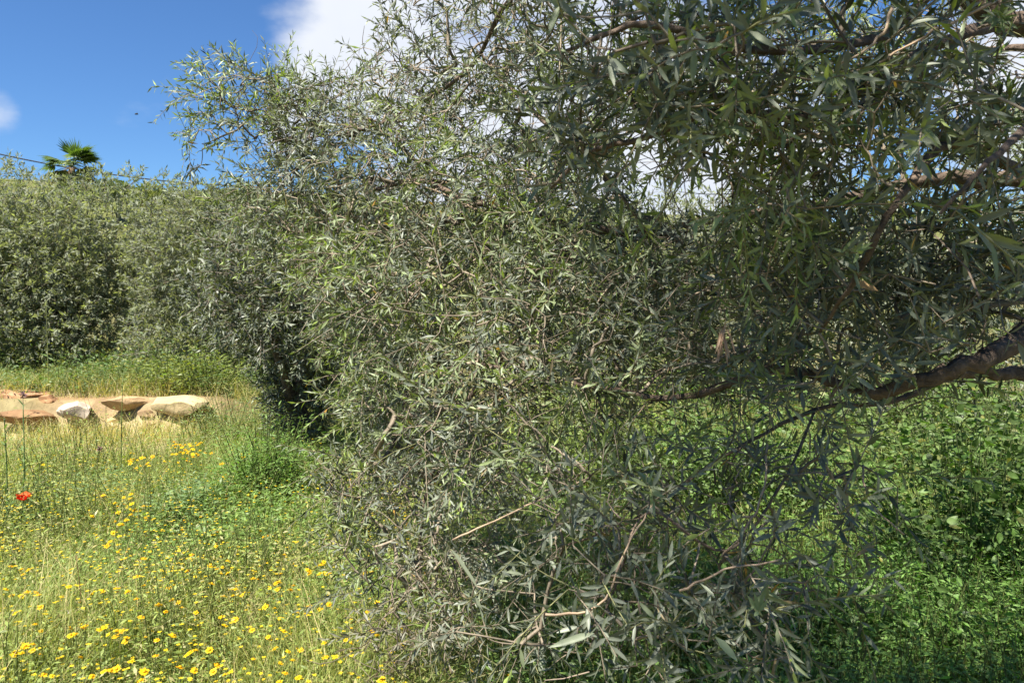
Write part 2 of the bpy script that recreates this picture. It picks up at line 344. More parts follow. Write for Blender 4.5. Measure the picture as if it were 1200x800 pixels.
# crown: (px, py, depth, rx, ry, rdepth, layers, kind)
blobs = [
 (262, 115, 3.2, 55, 50, .25, 2.6, ''), (365, 112, 3.2, 55, 28, .25, 2.2, ''), (230, 165, 3.2, 18, 40, .15, 1.0, ''), (300, 90, 3.2, 40, 25, .2, 1.2, ''), (325, 130, 3.3, 65, 45, .25, 2.6, ''),
 (425, 165, 3.2, 115, 80, .5, 3.6, ''), (350, 225, 3.2, 80, 65, .5, 3.4, ''), (400, 290, 3.1, 80, 90, .5, 3.4, ''),
 (520, 90, 2.9, 110, 70, .4, 2.2, ''), (600, 60, 2.6, 80, 90, .4, 2.0, ''), (560, 190, 2.7, 150, 100, .5, 3.2, ''),
 (500, 330, 2.6, 140, 110, .5, 3.8, ''), (620, 370, 2.2, 160, 120, .4, 3.0, ''), (460, 440, 2.8, 70, 90, .4, 3.4, ''),
 (465, 540, 2.7, 75, 80, .35, 3.4, ''), (590, 480, 2.1, 140, 100, .4, 3.2, ''), (540, 600, 2.4, 85, 80, .35, 3.2, ''),
 (515, 700, 2.4, 45, 60, .3, 3.2, 'dry'), (420, 575, 2.8, 40, 50, .25, 2.2, ''),
 (760, 340, 2.3, 150, 100, .5, 3.4, ''), (720, 430, 2.0, 110, 70, .4, 2.8, ''), (880, 340, 2.0, 130, 90, .5, 3.2, ''),
 (700, 90, 2.2, 130, 120, .5, 2.4, ''), (660, 220, 2.4, 120, 60, .4, 2.4, ''),
 (800, 120, 1.28, 150, 115, .22, 4.2, ''), (780, 30, 1.05, 150, 60, .2, 1.5, ''), (680, 140, 1.3, 55, 90, .12, 2.0, ''),
 (960, 90, 1.32, 190, 110, .28, 4.2, ''), (940, 200, 1.35, 130, 75, .28, 3.8, ''), (1100, 110, 1.2, 130, 120, .25, 1.8, ''),
 (1010, 310, 1.6, 190, 85, .35, 3.8, ''), (1130, 320, 1.5, 110, 70, .25, 3.0, ''), (1110, 375, 1.55, 100, 35, .15, 1.5, ''), (1140, 240, .8, 80, 55, .1, 1.0, ''), (1120, 40, 1.7, 130, 80, .3, 2.0, ''), (1150, 190, 1.5, 80, 80, .3, 2.6, ''), (1175, 80, 1.5, 60, 100, .25, 2.6, ''),
 (980, 410, 1.7, 130, 35, .2, 2.2, ''), (1040, 420, 1.32, 70, 30, .1, 1.4, ''), (1130, 400, 1.25, 60, 30, .08, 1.0, ''), (990, 435, 1.42, 110, 28, .1, 1.6, ''), (940, 470, 1.6, 110, 30, .2, 1.2, ''), (860, 425, 1.85, 90, 35, .2, 1.3, ''),
 (960, 510, 1.6, 80, 40, .2, .6, ''), (690, 560, 1.75, 95, 60, .25, 2.2, ''), (770, 600, 1.55, 95, 60, .2, 1.7, ''),
 (730, 690, 1.42, 95, 80, .18, 3.0, ''), (830, 690, 1.5, 60, 60, .15, 1.6, ''), (670, 610, 1.6, 75, 60, .2, 2.0, ''), (920, 700, 1.35, 60, 85, .14, 1.6, ''), (790, 765, 1.35, 120, 35, .12, 1.6, ''),
 (870, 600, 1.5, 90, 60, .15, 1.3, ''), (1000, 560, 1.5, 70, 70, .15, .8, ''), (960, 640, 1.45, 70, 60, .15, .8, ''), (900, 530, 1.6, 90, 40, .15, .6, ''), (1080, 455, 1.4, 60, 25, .1, .8, ''),
 # the far side of the crown, behind the leaves that face the meadow
 (400, 600, 2.8, 40, 55, .2, 2.2, ''), (445, 660, 2.7, 55, 55, .25, 2.2, ''), (475, 745, 2.5, 65, 45, .2, 2.4, 'dry'), (590, 690, 2.2, 85, 70, .25, 2.0, ''), (610, 750, 1.9, 90, 40, .2, 1.6, ''),
 (540, 330, 3.7, 200, 150, .4, 2.4, ''), (740, 340, 3.2, 150, 90, .4, 2.0, ''), (520, 510, 3.3, 110, 100, .3, 2.0, ''), (640, 250, 3.2, 120, 50, .3, 1.4, ''),
 # crown above the frame and over the camera
 (700, -120, 1.9, 260, 130, .5, 2.6, ''), (1000, -140, 1.6, 260, 140, .45, 2.6, ''),  # out of frame, made dense to keep the leaves below in shade
 (1050, 90, 2.6, 190, 110, .35, 1.5, ''), (900, 110, 2.8, 180, 100, .4, 1.8, ''), (1120, 290, 2.5, 120, 70, .3, 1.0, ''), (520, -40, 2.6, 90, 60, .4, 1.6, ''),
]
gaps = [(800, 232, 46, 17), (836, 226, 24, 16), (628, 142, 14, 10), (706, 22, 12, 9), (760, 190, 16, 12), (1192, 70, 14, 26), (575, 145, 12, 9)]
Bs, Cs, dryf, spread = [], [], [], []
for (px, py, d, rx, ry, rd, lay, kd) in blobs:
    n = int(math.pi * rx * ry * lay / (24 * 135.0 / d ** 2)) + 1
    v = rdir(n) * rng.random((n, 1)) ** .42
    p = at(px + v[:, 0] * rx, py + v[:, 1] * ry, d + v[:, 2] * rd)
    Bs.append(p); Cs.append(np.tile(at(px, py, d + .25), (n, 1))); dryf.append(np.full(n, kd == 'dry'))
def wblob(c, r, n):
    v = rdir(n) * rng.random((n, 1)) ** .42; Bs.append(np.array(c) + v * np.array(r)); Cs.append(np.tile(np.array(c) - [0, 0, .1], (n, 1))); dryf.append(np.zeros(n, bool))
wblob((.12, .70, 3.1), (.95, .64, .4), 1500)  # unseen crown overhead, placed and thickened to shade the upper right leaves
wblob((.45, -.05, 2.95), (.8, .6, .35), 800)  # more unseen leaves above and behind the camera, added to darken near foliage
wblob((1.9, 2.8, 3.6), (1.0, .8, .6), 220)
B = np.concatenate(Bs); Cn = np.concatenate(Cs); dryf = np.concatenate(dryf)
o_ = rng.permutation(len(B))[:]; B, Cn, dryf = B[o_], Cn[o_], dryf[o_]
keep = np.linalg.norm(B - EYE, axis=1) > .8
lum = vnoise(B[:, 0] * 1.0 + B[:, 2] * .45 + 11, B[:, 2] * 1.0 - B[:, 1] * .6 + 5, 4.2); keep &= rng.random(len(B)) < .25 + 1.6 * lum
qx, qy, qd = proj(B)
for (gx, gy, a, b) in gaps: keep &= ((qx - gx) / (a * 1.5)) ** 2 + ((qy - gy) / (b * 1.9)) ** 2 > 1
B, Cn, dryf = B[keep], Cn[keep], dryf[keep]
# hang every shoot on its nearest wood
NP = np.array(nodesP); d0 = np.array([np.min(((NP - b) ** 2).sum(1)) for b in B]); order = np.argsort(d0)
B, Cn, dryf = B[order], Cn[order], dryf[order]
cap = len(NP) + 4 * len(B); nodeP = np.zeros((cap, 3)); nodeP[:len(NP)] = NP; par = np.full(cap, -1); cnt = np.zeros(cap); nn = len(NP); n0 = nn
conn, D0 = [], np.zeros_like(B)
for i_, b in enumerate(B):
    dd = ((nodeP[:nn] - b) ** 2).sum(1); j = int(np.argmin(dd)); dist = math.sqrt(dd[j]); a = nodeP[j]
    if dist < .012: D0[i_] = rdir(1)[0]; cnt[j] += 1; continue
    mid = (a + b) / 2 + rdir(1)[0] * dist * .16 + np.array([0, 0, .06 * dist])
    t = np.array([1 / 3, 2 / 3, 1.])[:, None]; Q = (1 - t) ** 2 * a + 2 * t * (1 - t) * mid + t * t * b
    ids = [j, nn, nn + 1, nn + 2]; nodeP[nn:nn + 3] = Q; par[nn:nn + 3] = ids[:3]; cnt[nn + 2] += 1; nn += 3
    conn.append(ids); D0[i_] = (b - mid) / (np.linalg.norm(b - mid) + 1e-6)
for k in range(nn - 1, n0 - 1, -1): cnt[par[k]] += cnt[k]
conn = np.array(conn); rad = .00135 * np.maximum(cnt, 1) ** .42
rad = np.minimum(rad, .011); rc = rad[conn]; rc[:, 0] = np.minimum(rc[:, 0], rc[:, 1] * 1.15)
Dw = nrm(.45 * D0 + .5 * nrm(B - Cn) + .75 * rdir(len(B)) + np.array([0, 0, .12]))
Lt = rng.uniform(.07, .23, len(B)); droop = rng.uniform(-.15, .4, len(B))
S, lf = twig_leaves(B, Dw, Lt, droop)
# nothing pokes into the lens
ok = np.linalg.norm(lf['P'] - EYE, axis=1) > .82
gx_, gy_, _ = proj(lf['P'] + lf['A'] * lf['L'][:, None] * .5)
for (gx, gy, a, b) in gaps: ok &= ((gx_ - gx) / a) ** 2 + ((gy_ - gy) / b) ** 2 > 1
dl = dryf[lf['id']]; ok &= ~(dl & (rng.random(len(dl)) < .45))
lf = {k: v[ok] for k, v in lf.items()}; dl = dl[ok]
tint = olive_tints(len(dl), lf['tip'], lf['id'], np.clip((vnoise(B[:, 0] + B[:, 1] * .3 + 20, B[:, 2] + 9, 4.) - .5) * 1.5 + .5, 0, 1)[:lf['id'].max() + 1])
tint[dl] = tint[dl] * .35 + np.array([.16, .11, .06]) * .65
dead = rng.random(len(dl)) < .006; tint[dead] = np.array([.34, .2, .05])
bm_ = MB(); tw = np.tile(TWIG, (len(conn), 1)) * rng.uniform(.7, 1.3, (len(conn), 1))
tubes(bm_, nodeP[conn], rc, tw, 3)
link('branchlets', bm_.mesh('branchlets', M_twig, base), tree)['kind'] = 'stuff'
bm_ = MB(); tc_ = TWIG * rng.uniform(.7, 1.25, (len(B), 1)); tc_[::3] = np.array([.2, .2, .09])
tubes(bm_, S, np.linspace(.0017, .0007, 4)[None] * np.ones((len(B), 1)), tc_, 3)
n = 1900; pick = rng.integers(0, len(B), n); b0_ = B[pick] + rng.normal(0, .04, (n, 3)); okd = np.linalg.norm(b0_ - EYE, axis=1) > .9; b0_ = b0_[okd]; n = len(b0_)
dv = nrm(rdir(n) + .3 * Dw[pick[okd]]); L5 = rng.uniform(.06, .2, n); kk = np.linspace(0, 1, 5)[None, :, None]
dt = b0_[:, None] + dv[:, None] * kk * L5[:, None, None] + rng.normal(0, .09, (n, 1, 3)) * L5[:, None, None] * np.sin(kk * 3.1) * 2 + rng.normal(0, .04, (n, 5, 3)) * L5[:, None, None]
tubes(bm_, dt, np.linspace(.0017, .0007, 5)[None] * rng.uniform(.7, 1.5, (n, 1)), np.array([.19, .15, .11]) * rng.uniform(.4, 1.4, (n, 1)), 3)
link('twigs', bm_.mesh('twigs', M_twig, base), tree)['kind'] = 'stuff'
# which leaves show largest: splat into a depth grid
V = leaf_verts(lf['P'], lf['A'], lf['N'], lf['L'], lf['W'], lf['curl'], LEAF)
ux, uy, ud = proj(V)
uu = np.linspace(.1, .9, 7); mid = lf['P'][:, None] + lf['A'][:, None] * (uu[None] * lf['L'][:, None])[..., None]
mx_, my_, md_ = proj(mid); okm = (md_ > .3) & (mx_ >= 0) & (mx_ < 1199) & (my_ >= 0) & (my_ < 799)
zb = np.full((200, 300), 1e9); ci = (my_.clip(0, 799) // 4).astype(int); cj = (mx_.clip(0, 1199) // 4).astype(int)
np.minimum.at(zb, (ci[okm], cj[okm]), md_[okm])
vis = (okm & (md_ <= zb[ci, cj] + .004)).mean(1)
area = np.zeros(len(V))
for t3 in LEAF[1]:
    x_, y_ = ux[:, t3], uy[:, t3]
    area += np.abs((x_[:, 1] - x_[:, 0]) * (y_[:, 2] - y_[:, 0]) - (x_[:, 2] - x_[:, 0]) * (y_[:, 1] - y_[:, 0])) / 2
score = area * vis * (ud.min(1) > .3); big = np.argsort(-score)[:300]
rest = np.ones(len(V), bool); rest[big] = False
bm_ = MB(); dp = ud.mean(1); nearm = rest & (dp > .3) & (dp < 1.55)
for mk, tm in ((nearm, LEAF), (rest & ~nearm, LEAF4)): leaves(bm_, *[lf[k][mk] for k in ('P', 'A', 'N', 'L', 'W', 'curl')], tint[mk], tm)
link('foliage', bm_.mesh('foliage', M_olive, base), tree)['kind'] = 'stuff'
leaf_me = []
for q in range(16):
    bm_ = MB(); z1 = np.zeros((1, 3)); leaves(bm_, z1, np.array([[1., 0, 0]]), np.array([[0, 0, 1.]]), np.ones(1), np.ones(1), np.array([.02 + .03 * (q % 4)]),
                                             olive_tints(1, np.array([.3 * (q % 3)]), np.array([0])) , LEAF)
    leaf_me.append(bm_.mesh('leaf', M_olive))
def put_leaf(P, A, Nn, L, W, me, parent, off):
    S_ = np.cross(Nn, A); m = Matrix(((A[0] * L, S_[0] * W, Nn[0] * L, P[0] - off[0]), (A[1] * L, S_[1] * W, Nn[1] * L, P[1] - off[1]), (A[2] * L, S_[2] * W, Nn[2] * L, P[2] - off[2]), (0, 0, 0, 1)))
    o = bpy.data.objects.new('leaf', me); C.objects.link(o); o.parent = parent; o.matrix_local = m
    return o
for q, k in enumerate(big): put_leaf(lf['P'][k], lf['A'][k], lf['N'][k], lf['L'][k], lf['W'][k], leaf_me[q % 16], tree, base)
print('near leaves', len(V), 'twigs', len(B))
# long bare shoots, pale brown
for pts in [((755, 318, 1.9), (780, 345, 1.9), (795, 400, 1.88), (770, 455, 1.87), (735, 500, 1.85)), ((640, 720, 1.3), (700, 710, 1.3), (735, 640, 1.32), (765, 590, 1.36)),
            ((795, 692, 1.3), (850, 668, 1.3), (915, 655, 1.3)), ((900, 520, 1.45), (893, 580, 1.42), (870, 625, 1.4), (845, 652, 1.4)),
            ((530, 632, 1.75), (580, 610, 1.7), (640, 582, 1.65), (690, 560, 1.65)), ((1045, 10, 1.0), (1030, 45, 1.0), (985, 75, 1.0)), ((1160, 5, 1.1), (1080, 45, 1.1), (1030, 72, 1.1)),
            ((865, 440, 1.6), (925, 435, 1.6), (930, 405, 1.6)), ((480, 212, 2.5), (530, 232, 2.45), (570, 250, 2.4)), ((1010, 545, 1.5), (1020, 590, 1.45), (1060, 625, 1.4))]:
    mb = MB(); Q = catmull(path(*pts), 5); Q += rng.normal(0, .0012, Q.shape); tube(mb, Q, np.linspace(.0024, .0014, len(Q)), 5, np.array([.34, .25, .17]), .1)
    link('shoot', mb.mesh('shoot', M_twig, base), tree)
# odd leaves and flower buds that stand out
def lone_leaf(px0, py0, px1, py1, d, w_, col, up=(0, -.3, 1), label=None):
    a, b = at(px0, py0, d), at(px1, py1, d - .01); L = np.linalg.norm(b - a); A = (b - a) / L; Nn = ortho(np.array(up, float), A)
    mb = MB(); leaves(mb, np.zeros((1, 3)), np.array([[1., 0, 0]]), np.array([[0, 0, 1.]]), np.ones(1), np.ones(1), np.array([.06]), np.array([col], float), LEAF)
    o = put_leaf(a, A, Nn, L, w_, mb.mesh('leaf', M_olive), tree, base)
    if label: o['label'] = label
lone_leaf(697, 741, 642, 758, 1.25, .0125, (.24, .28, .16), (0, -.8, .6), 'pale silvery leaf near the bottom edge')
lone_leaf(528, 642, 562, 690, 1.6, .009, (.28, .31, .2), (.4, -.8, .5), 'pale leaf hanging alone')
lone_leaf(838, 745, 866, 775, 1.25, .014, (.34, .42, .22), (0, -.8, .6), 'pale leaf near the bottom edge')
lone_leaf(1003, 330, 1030, 340, 1.25, .016, (.55, .25, .03), (0, -.9, .5), 'orange withered leaf')
lone_leaf(1052, 432, 1083, 452, 1.4, .011, (.5, .33, .06), (0, -.9, .5), 'yellowed withered leaf')
for k in range(9):
    lone_leaf(846 + rng.normal(0, 3), 384 + rng.normal(0, 3), 849 + rng.normal(0, 9), 427 + rng.normal(0, 7), 1.2, .0055, (.50, .25, .14), (rng.normal(0, .6), -1, .2), 'dry reddish leaf in a small hanging bunch')
for (px, py) in [(884, 702), (898, 690), (876, 706), (900, 712), (884, 730)]:
    lone_leaf(889, 716, px, py - 9, 1.2, .007, (.15, .24, .05), (0, -.9, .5), 'fresh bright green leaf low on a sucker')
for (px, py, d) in [(1092, 372, 1.35), (965, 392, 1.4), (1040, 240, 1.3), (745, 295, 1.9), (890, 92, 1.2)]:
    mb = MB(); c = at(px, py, d); n = 22; pp = c + rng.normal(0, .011, (n, 3))
    for p in pp:
        V_ = np.array([[1, 0, 0], [-1, 0, 0], [0, 1, 0], [0, -1, 0], [0, 0, 1], [0, 0, -1]]) * rng.uniform(.0018, .003) + p
        mb.add(V_, [[0, 2, 4], [2, 1, 4], [1, 3, 4], [3, 0, 4], [2, 0, 5], [1, 2, 5], [3, 1, 5], [0, 3, 5]], np.array([.45, .42, .12]))
    tubes(mb, np.stack([np.tile(c, (n, 1)), (c + pp) / 2 + [0, 0, -.002], pp], 1), np.full((n, 3), .0006), np.array([.25, .28, .1]), 3)
    link('bud_cluster', mb.mesh('bud_cluster', M_green, base), tree)

# ------------------------------------------------------------------ other olives
def far_olive(name_label, bx, by, ells, nleaf, Lr, trunkr, tm=DIAM, tone=1.0, group='olive trees of the grove', tuft=.16, wr=(.2, .3), shell=.33):
    b0 = np.array([bx, by, float(gz(bx, by))])
    t = thing('olive_tree', name_label, 'olive tree', b0, group)
    mb = MB(); top = b0 + np.array([rng.normal(0, .1), rng.normal(0, .1), .55])
    tube(mb, catmull(np.array([b0 - [0, 0, .1], b0 + [.03, 0, .25], top]), 4), np.linspace(trunkr, trunkr * .75, 9), 9, BARK, .15)
    link('trunk', mb.mesh('trunk', M_bark, b0), t)
    wt = lambda e: e[3] * e[4] * e[5] * (e[6] if len(e) > 6 else 1)
    tot = sum(wt(e) for e in ells); mbl = MB()
    for e in ells:
        c = b0 + np.array(e[:3]); rr = np.array(e[3:6]); nl = int(nleaf * wt(e) / tot); K = 14; nt_ = nl // K
        mb = MB(); tube(mb, catmull(np.array([top - [0, 0, .05], (top + c) / 2 + rng.normal(0, .08, 3), c]), 5), np.linspace(trunkr * .55, .012, 11), 6, BARK, .12)
        link('branch', mb.mesh('branch', M_bark, b0), t)
        v = rdir(nt_) * rng.random((nt_, 1)) ** shell; lump = 1 + .22 * (vnoise(v[:, 0] * 2 + 7 + e[0], v[:, 2] * 2 + v[:, 1], 1.6)[:, None] - .5) * 2
        p = c + v * rr * lump; dv = nrm(v * .7 + rdir(nt_) * .6 + np.array([0, 0, .15])); Lt_ = rng.uniform(.6, 1.4, nt_) * tuft
        tt = rng.random((nt_, K)); P = (p[:, None] + dv[:, None] * (tt * Lt_[:, None])[..., None] + rng.normal(0, .012, (nt_, K, 3))).reshape(-1, 3)
        A = nrm(np.repeat(dv, K, 0) * .8 + rdir(nt_ * K) * .8); Nn = ortho(rdir(nt_ * K) * .7 + np.array([0, 0, .8]), A)
        L = rng.uniform(*Lr, len(P)); tn = olive_tints(len(P), tt.ravel()) * tone
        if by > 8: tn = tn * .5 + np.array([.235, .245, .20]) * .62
        tn = tn * (0.85 + .3 * np.repeat(rng.random(nt_), K)[:, None])
        leaves(mbl, P, A, Nn, L, L * rng.uniform(*wr, len(P)), rng.uniform(0, .15, len(P)), tn, tm)
        st = np.stack([p - dv * .12, p, p + dv * Lt_[:, None]], 1); tubes(mbl, st[::2], np.full((len(st[::2]), 3), .003), TWIG, 3)
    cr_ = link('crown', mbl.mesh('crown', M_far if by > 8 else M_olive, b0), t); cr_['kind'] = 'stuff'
    return t
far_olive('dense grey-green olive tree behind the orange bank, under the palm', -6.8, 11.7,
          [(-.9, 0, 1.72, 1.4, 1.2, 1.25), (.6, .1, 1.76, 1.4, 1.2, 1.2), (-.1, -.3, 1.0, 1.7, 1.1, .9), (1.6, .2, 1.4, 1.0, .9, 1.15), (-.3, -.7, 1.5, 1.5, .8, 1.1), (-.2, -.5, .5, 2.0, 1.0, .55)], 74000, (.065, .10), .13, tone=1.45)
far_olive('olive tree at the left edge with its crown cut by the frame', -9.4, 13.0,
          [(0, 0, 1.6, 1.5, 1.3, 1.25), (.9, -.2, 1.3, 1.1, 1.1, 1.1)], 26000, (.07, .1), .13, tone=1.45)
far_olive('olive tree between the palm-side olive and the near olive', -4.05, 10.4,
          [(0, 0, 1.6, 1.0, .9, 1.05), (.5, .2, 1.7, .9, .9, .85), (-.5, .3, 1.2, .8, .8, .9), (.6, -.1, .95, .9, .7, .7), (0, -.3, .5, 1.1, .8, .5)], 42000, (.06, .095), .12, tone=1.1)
far_olive('mid-distance olive with a dark hollow round its trunk', -1.95, 6.9,
          [(.05, 0, 1.55, .75, .7, .75), (-.25, .1, 1.85, .6, .6, .55), (.5, .1, 1.7, .7, .6, .7), (.55, -.1, 1.0, .5, .5, .5), (0, .1, .6, .3, .3, .55, 5), (-.15, -.5, 1.45, .6, .5, .5), (.4, -.5, 1.4, .6, .5, .6)], 48000, (.05, .075), .10, tone=1.0, wr=(.19, .25))
far_olive('olive tree standing behind the near crown on the far right', 4.7, 7.8,
          [(0, 0, 1.9, 1.6, 1.3, 1.2), (.0, -.3, .8, 2.0, 1.0, .8, 1.6), (-1.2, .1, 1.8, 1.2, 1.1, 1.0), (1.1, 0, 1.6, 1.1, 1.1, 1.1)], 32000, (.065, .10), .14, tone=1.2)
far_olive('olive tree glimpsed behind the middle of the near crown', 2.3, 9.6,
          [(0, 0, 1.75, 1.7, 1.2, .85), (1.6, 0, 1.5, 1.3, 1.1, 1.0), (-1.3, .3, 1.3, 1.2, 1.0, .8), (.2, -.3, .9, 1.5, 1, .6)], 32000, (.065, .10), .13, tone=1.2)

# ------------------------------------------------------------------ hilltop: palm, shrubs, cable
def palm():
    p = at(82, 215, 48.0); g_ = float(gz(p[0], p[1])); b0 = np.array([p[0], p[1], g_])
    t = thing('palm_tree', 'small fan palm on the skyline above the left olive tree', 'palm tree', b0)
    top = at(84, 197, 48.0); mb = MB()
    tube(mb, catmull(np.array([b0 - [0, 0, .3], (b0 + top) / 2 + [.05, 0, 0], top]), 5), np.linspace(.28, .2, 11), 9, np.array([.14, .10, .06]), .18)
    link('trunk', mb.mesh('trunk', M_bark, b0), t)
    for k in range(34):
        el = rng.uniform(-.75, 1.35); az = rng.uniform(0, 6.28); d = np.array([math.cos(az) * math.cos(el), math.sin(az) * math.cos(el), math.sin(el)])
        st = top + np.array([0, 0, .1]); e = st + d * rng.uniform(.7, .95); mb = MB(); col = np.array([.07, .11, .025]) if el > -.2 else np.array([.16, .12, .05])
        tube(mb, np.array([st, (st + e) / 2, e]), .02, 4, col)
        u = ortho(np.array([[0, 0, 1.]]) if abs(el) < 1.2 else np.array([[1., 0, 0]]), d[None])[0]; s = np.cross(d, u)
        nb = 15; an = np.linspace(-1.25, 1.25, nb)
        A = nrm(np.cos(an)[:, None] * d + np.sin(an)[:, None] * s + np.array([0, 0, -.25])); Nn = ortho(np.tile(u, (nb, 1)) + rdir(nb) * .2, A)
        leaves(mb, np.tile(e, (nb, 1)), A, Nn, rng.uniform(.9, 1.2, nb), np.full(nb, .17), np.full(nb, .15), np.tile(col, (nb, 1)) * rng.uniform(.8, 1.3, (nb, 1)), DIAM)
        link('frond', mb.mesh('frond', M_green, b0), t)
palm()
def shrub(label, px, py, d, rx, ry, col, n=2600, name='shrub', group=None, ls=.16):
    c = at(px, py, d); sx, sz = rx * d / F, ry * d / F; b0 = np.array([c[0], c[1], float(gz(c[0], c[1]))])
    t = thing(name, label, 'shrub', b0, group); v = rdir(n) * rng.random((n, 1)) ** .35
    v *= 1 + .5 * (vnoise(v[:, 0] * 2 + px, v[:, 2] * 2 + v[:, 1] + 4, 1.5)[:, None] - .5)
    P = c + v * np.array([sx, sx * .8, sz]); A = nrm(v + rdir(n)); Nn = ortho(rdir(n) * .7 + [0, 0, .8], A); L = rng.uniform(.6, 1.3, n) * ls
    mb = MB(); leaves(mb, P, A, Nn, L, L * .45, np.full(n, .1), np.array(col) * rng.uniform(.6, 1.4, (n, 1)), DIAM)
    o = link('foliage', mb.mesh('foliage', M_green, b0), t); o['kind'] = 'stuff'
    mb = MB()
    for k in range(5):
        e = c + rng.normal(0, .4, 3) * np.array([sx, sx, sz]); tube(mb, np.array([b0 + [0, 0, -.1], (b0 + e) / 2 + rng.normal(0, .05, 3), e]), [.05, .03, .015], 5, BARK)
    link('stem', mb.mesh('stem', M_bark, b0), t)
    return t
shrub('grey-green shrub on the skyline at the foot of the palm', 84, 226, 47, 22, 12, (.10, .12, .05), 1800)
shrub('low yellow-green shrub on the skyline right of the palm', 175, 230, 46, 26, 14, (.13, .15, .02))
shrub('yellow-green shrub on the hilltop next to the near olive crown', 215, 233, 50, 30, 12, (.15, .15, .03))
shrub('dull green shrub on the hilltop between palm and yellow-green shrub', 132, 222, 44, 24, 10, (.09, .11, .035))
shrub('dark green shrub at the hilltop behind the left tip of the near olive', 262, 232, 50, 30, 13, (.10, .12, .03))
shrub('thin wispy grey shrub on the skyline left of the palm', 22, 205, 47, 16, 16, (.12, .12, .07), 420)
shrub('bright yellow-green bush at the left edge below the olive crowns', -4, 300, 11.2, 34, 70, (.15, .17, .03), 1800, ls=.07)
mb = MB(); a, b = at(-90, 172, 55.), at(330, 231, 62.); ts = np.linspace(0, 1, 24)[:, None]
tube(mb, a * (1 - ts) + b * ts - np.array([0, 0, 1.]) * (.9 * 4 * ts * (1 - ts)) + np.array([0, 0, .8]), .05, 5, np.array([.03, .03, .035]))
thing('overhead_cable', 'thin black overhead cable sloping down across the blue sky by the palm', 'cable', (0, 0, 0), me=mb.mesh('overhead_cable', M_dark))
p = at(160, 134, 9.); mb = MB()
tube(mb, p + np.array([[-.022, 0, 0], [-.01, 0, .003], [.008, 0, .003], [.02, 0, 0]]), [.003, .009, .009, .003], 6, np.array([.02, .02, .02]))
ins = thing('flying_insect', 'tiny dark insect flying in the blue sky', 'insect', p, me=mb.mesh('flying_insect', M_dark, p))
for s in (-1, 1):
    mb = MB(); leaves(mb, np.zeros((1, 3)), nrm(np.array([[.2, s * .6, .7]])), ortho(np.array([[1., 0, .2]]), nrm(np.array([[.2, s * .6, .7]]))), np.array([.03]), np.array([.012]), np.zeros(1), np.array([[.1, .1, .1]]), LEAF)
    link('wing', mb.mesh('wing', M_petal), ins)

# ------------------------------------------------------------------ the bank: stones
def rock(label, px, py, d, sx, sy, sz, col, seed, rz=0, name='rock', flat=.0):
    r_ = np.random.default_rng(seed); import bmesh
    bm = bmesh.new(); bmesh.ops.create_icosphere(bm, subdivisions=3, radius=1); V_ = np.array([v.co[:] for v in bm.verts]); bm.verts.index_update()
    F_ = np.array([[v.index for v in f.verts] for f in bm.faces]); bm.free()
    pl = nrm(r_.normal(size=(13, 3))); off = r_.uniform(.45, .8, 13)
    for q in range(13):
        dd = V_ @ pl[q]; V_ = V_ - np.clip(dd - off[q], 0, None)[:, None] * pl[q]
    V_ = V_ + (vnoise(V_[:, 0] * 3 + seed, V_[:, 1] * 3 + V_[:, 2] * 2)[:, None] - .5) * .2 * nrm(V_)
    V_ = V_ * np.array([sx, sy, sz]) * .86; c_, s_ = math.cos(rz), math.sin(rz)
    V_ = np.stack([V_[:, 0] * c_ - V_[:, 1] * s_, V_[:, 0] * s_ + V_[:, 1] * c_, V_[:, 2]], 1)
    me = mesh_np(name, V_, F_, np.tile(np.array(col, float), (len(V_), 1)), M_rock, True); me.set_sharp_from_angle(angle=R(22))
    for dd in np.arange(5.5, 10.5, .02):                                  # bed it into the slope it stands on
        q_ = at(px, py, dd)
        if q_[2] <= gz(q_[0], q_[1]): break
    q_ = at(px, py, min(dd, 10) - sy * (.4 if sy > .13 else .0))
    if dd < 8.05: q_[2] = float(gz(q_[0], q_[1])) + .25 * sz
    return thing(name, label, 'rock', q_, None, me)
rock('flat orange stone slab at the left edge of the bank', 18, 462, 8.42, .62, .36, .075, (.37, .21, .115), 1)
rock('brown block under the flat orange slab at the left edge', 30, 487, 8.28, .42, .2, .15, (.24, .14, .07), 2, .2)
rock('pale pinkish white boulder in the middle of the bank', 90, 481, 8.3, .30, .24, .16, (.47, .385, .30), 3, .1)
rock('tan rounded stone right of the pale boulder', 148, 472, 8.36, .32, .2, .15, (.40, .27, .145), 4)
rock('long pale ochre stone at the right end of the bank', 210, 477, 8.34, .42, .22, .15, (.42, .33, .18), 5, -.1)
rock('small cream stone on the bare soil below the pale boulder', 82, 506, 7.75, .15, .12, .05, (.50, .38, .23), 6)
rock('cream stone half buried in grass below the tan stone', 128, 500, 7.85, .14, .12, .07, (.50, .38, .25), 7)
rock('small brown stone tilted in the grass below the ochre stone', 190, 495, 7.85, .11, .08, .045, (.24, .15, .10), 8, .5)
rock('pale flat stone low in the grass at the left edge', 20, 513, 7.5, .2, .16, .05, (.46, .35, .2), 9)
rock('low tan stone lying in the grass behind the yellow flower patch', 85, 545, 6.6, .17, .14, .05, (.46, .34, .22), 10)
rock('small ochre stone between the flat orange slab and the pale boulder', 58, 469, 8.44, .14, .12, .08, (.36, .2, .10), 12)
for q in range(12):
    px = rng.uniform(-30, 250); py = rng.uniform(476, 503); s_ = rng.uniform(.05, .11)
    o = rock('small earth-coloured stone set among bigger ones in the bank', px, py, 8.33 - (py - 466) * .008, s_ * 1.3, s_, s_ * .75, np.array([.40, .27, .15]) * rng.uniform(.55, 1.2), 40 + q, rng.uniform(-.5, .5))
    o['group'] = 'small stones of the bank'

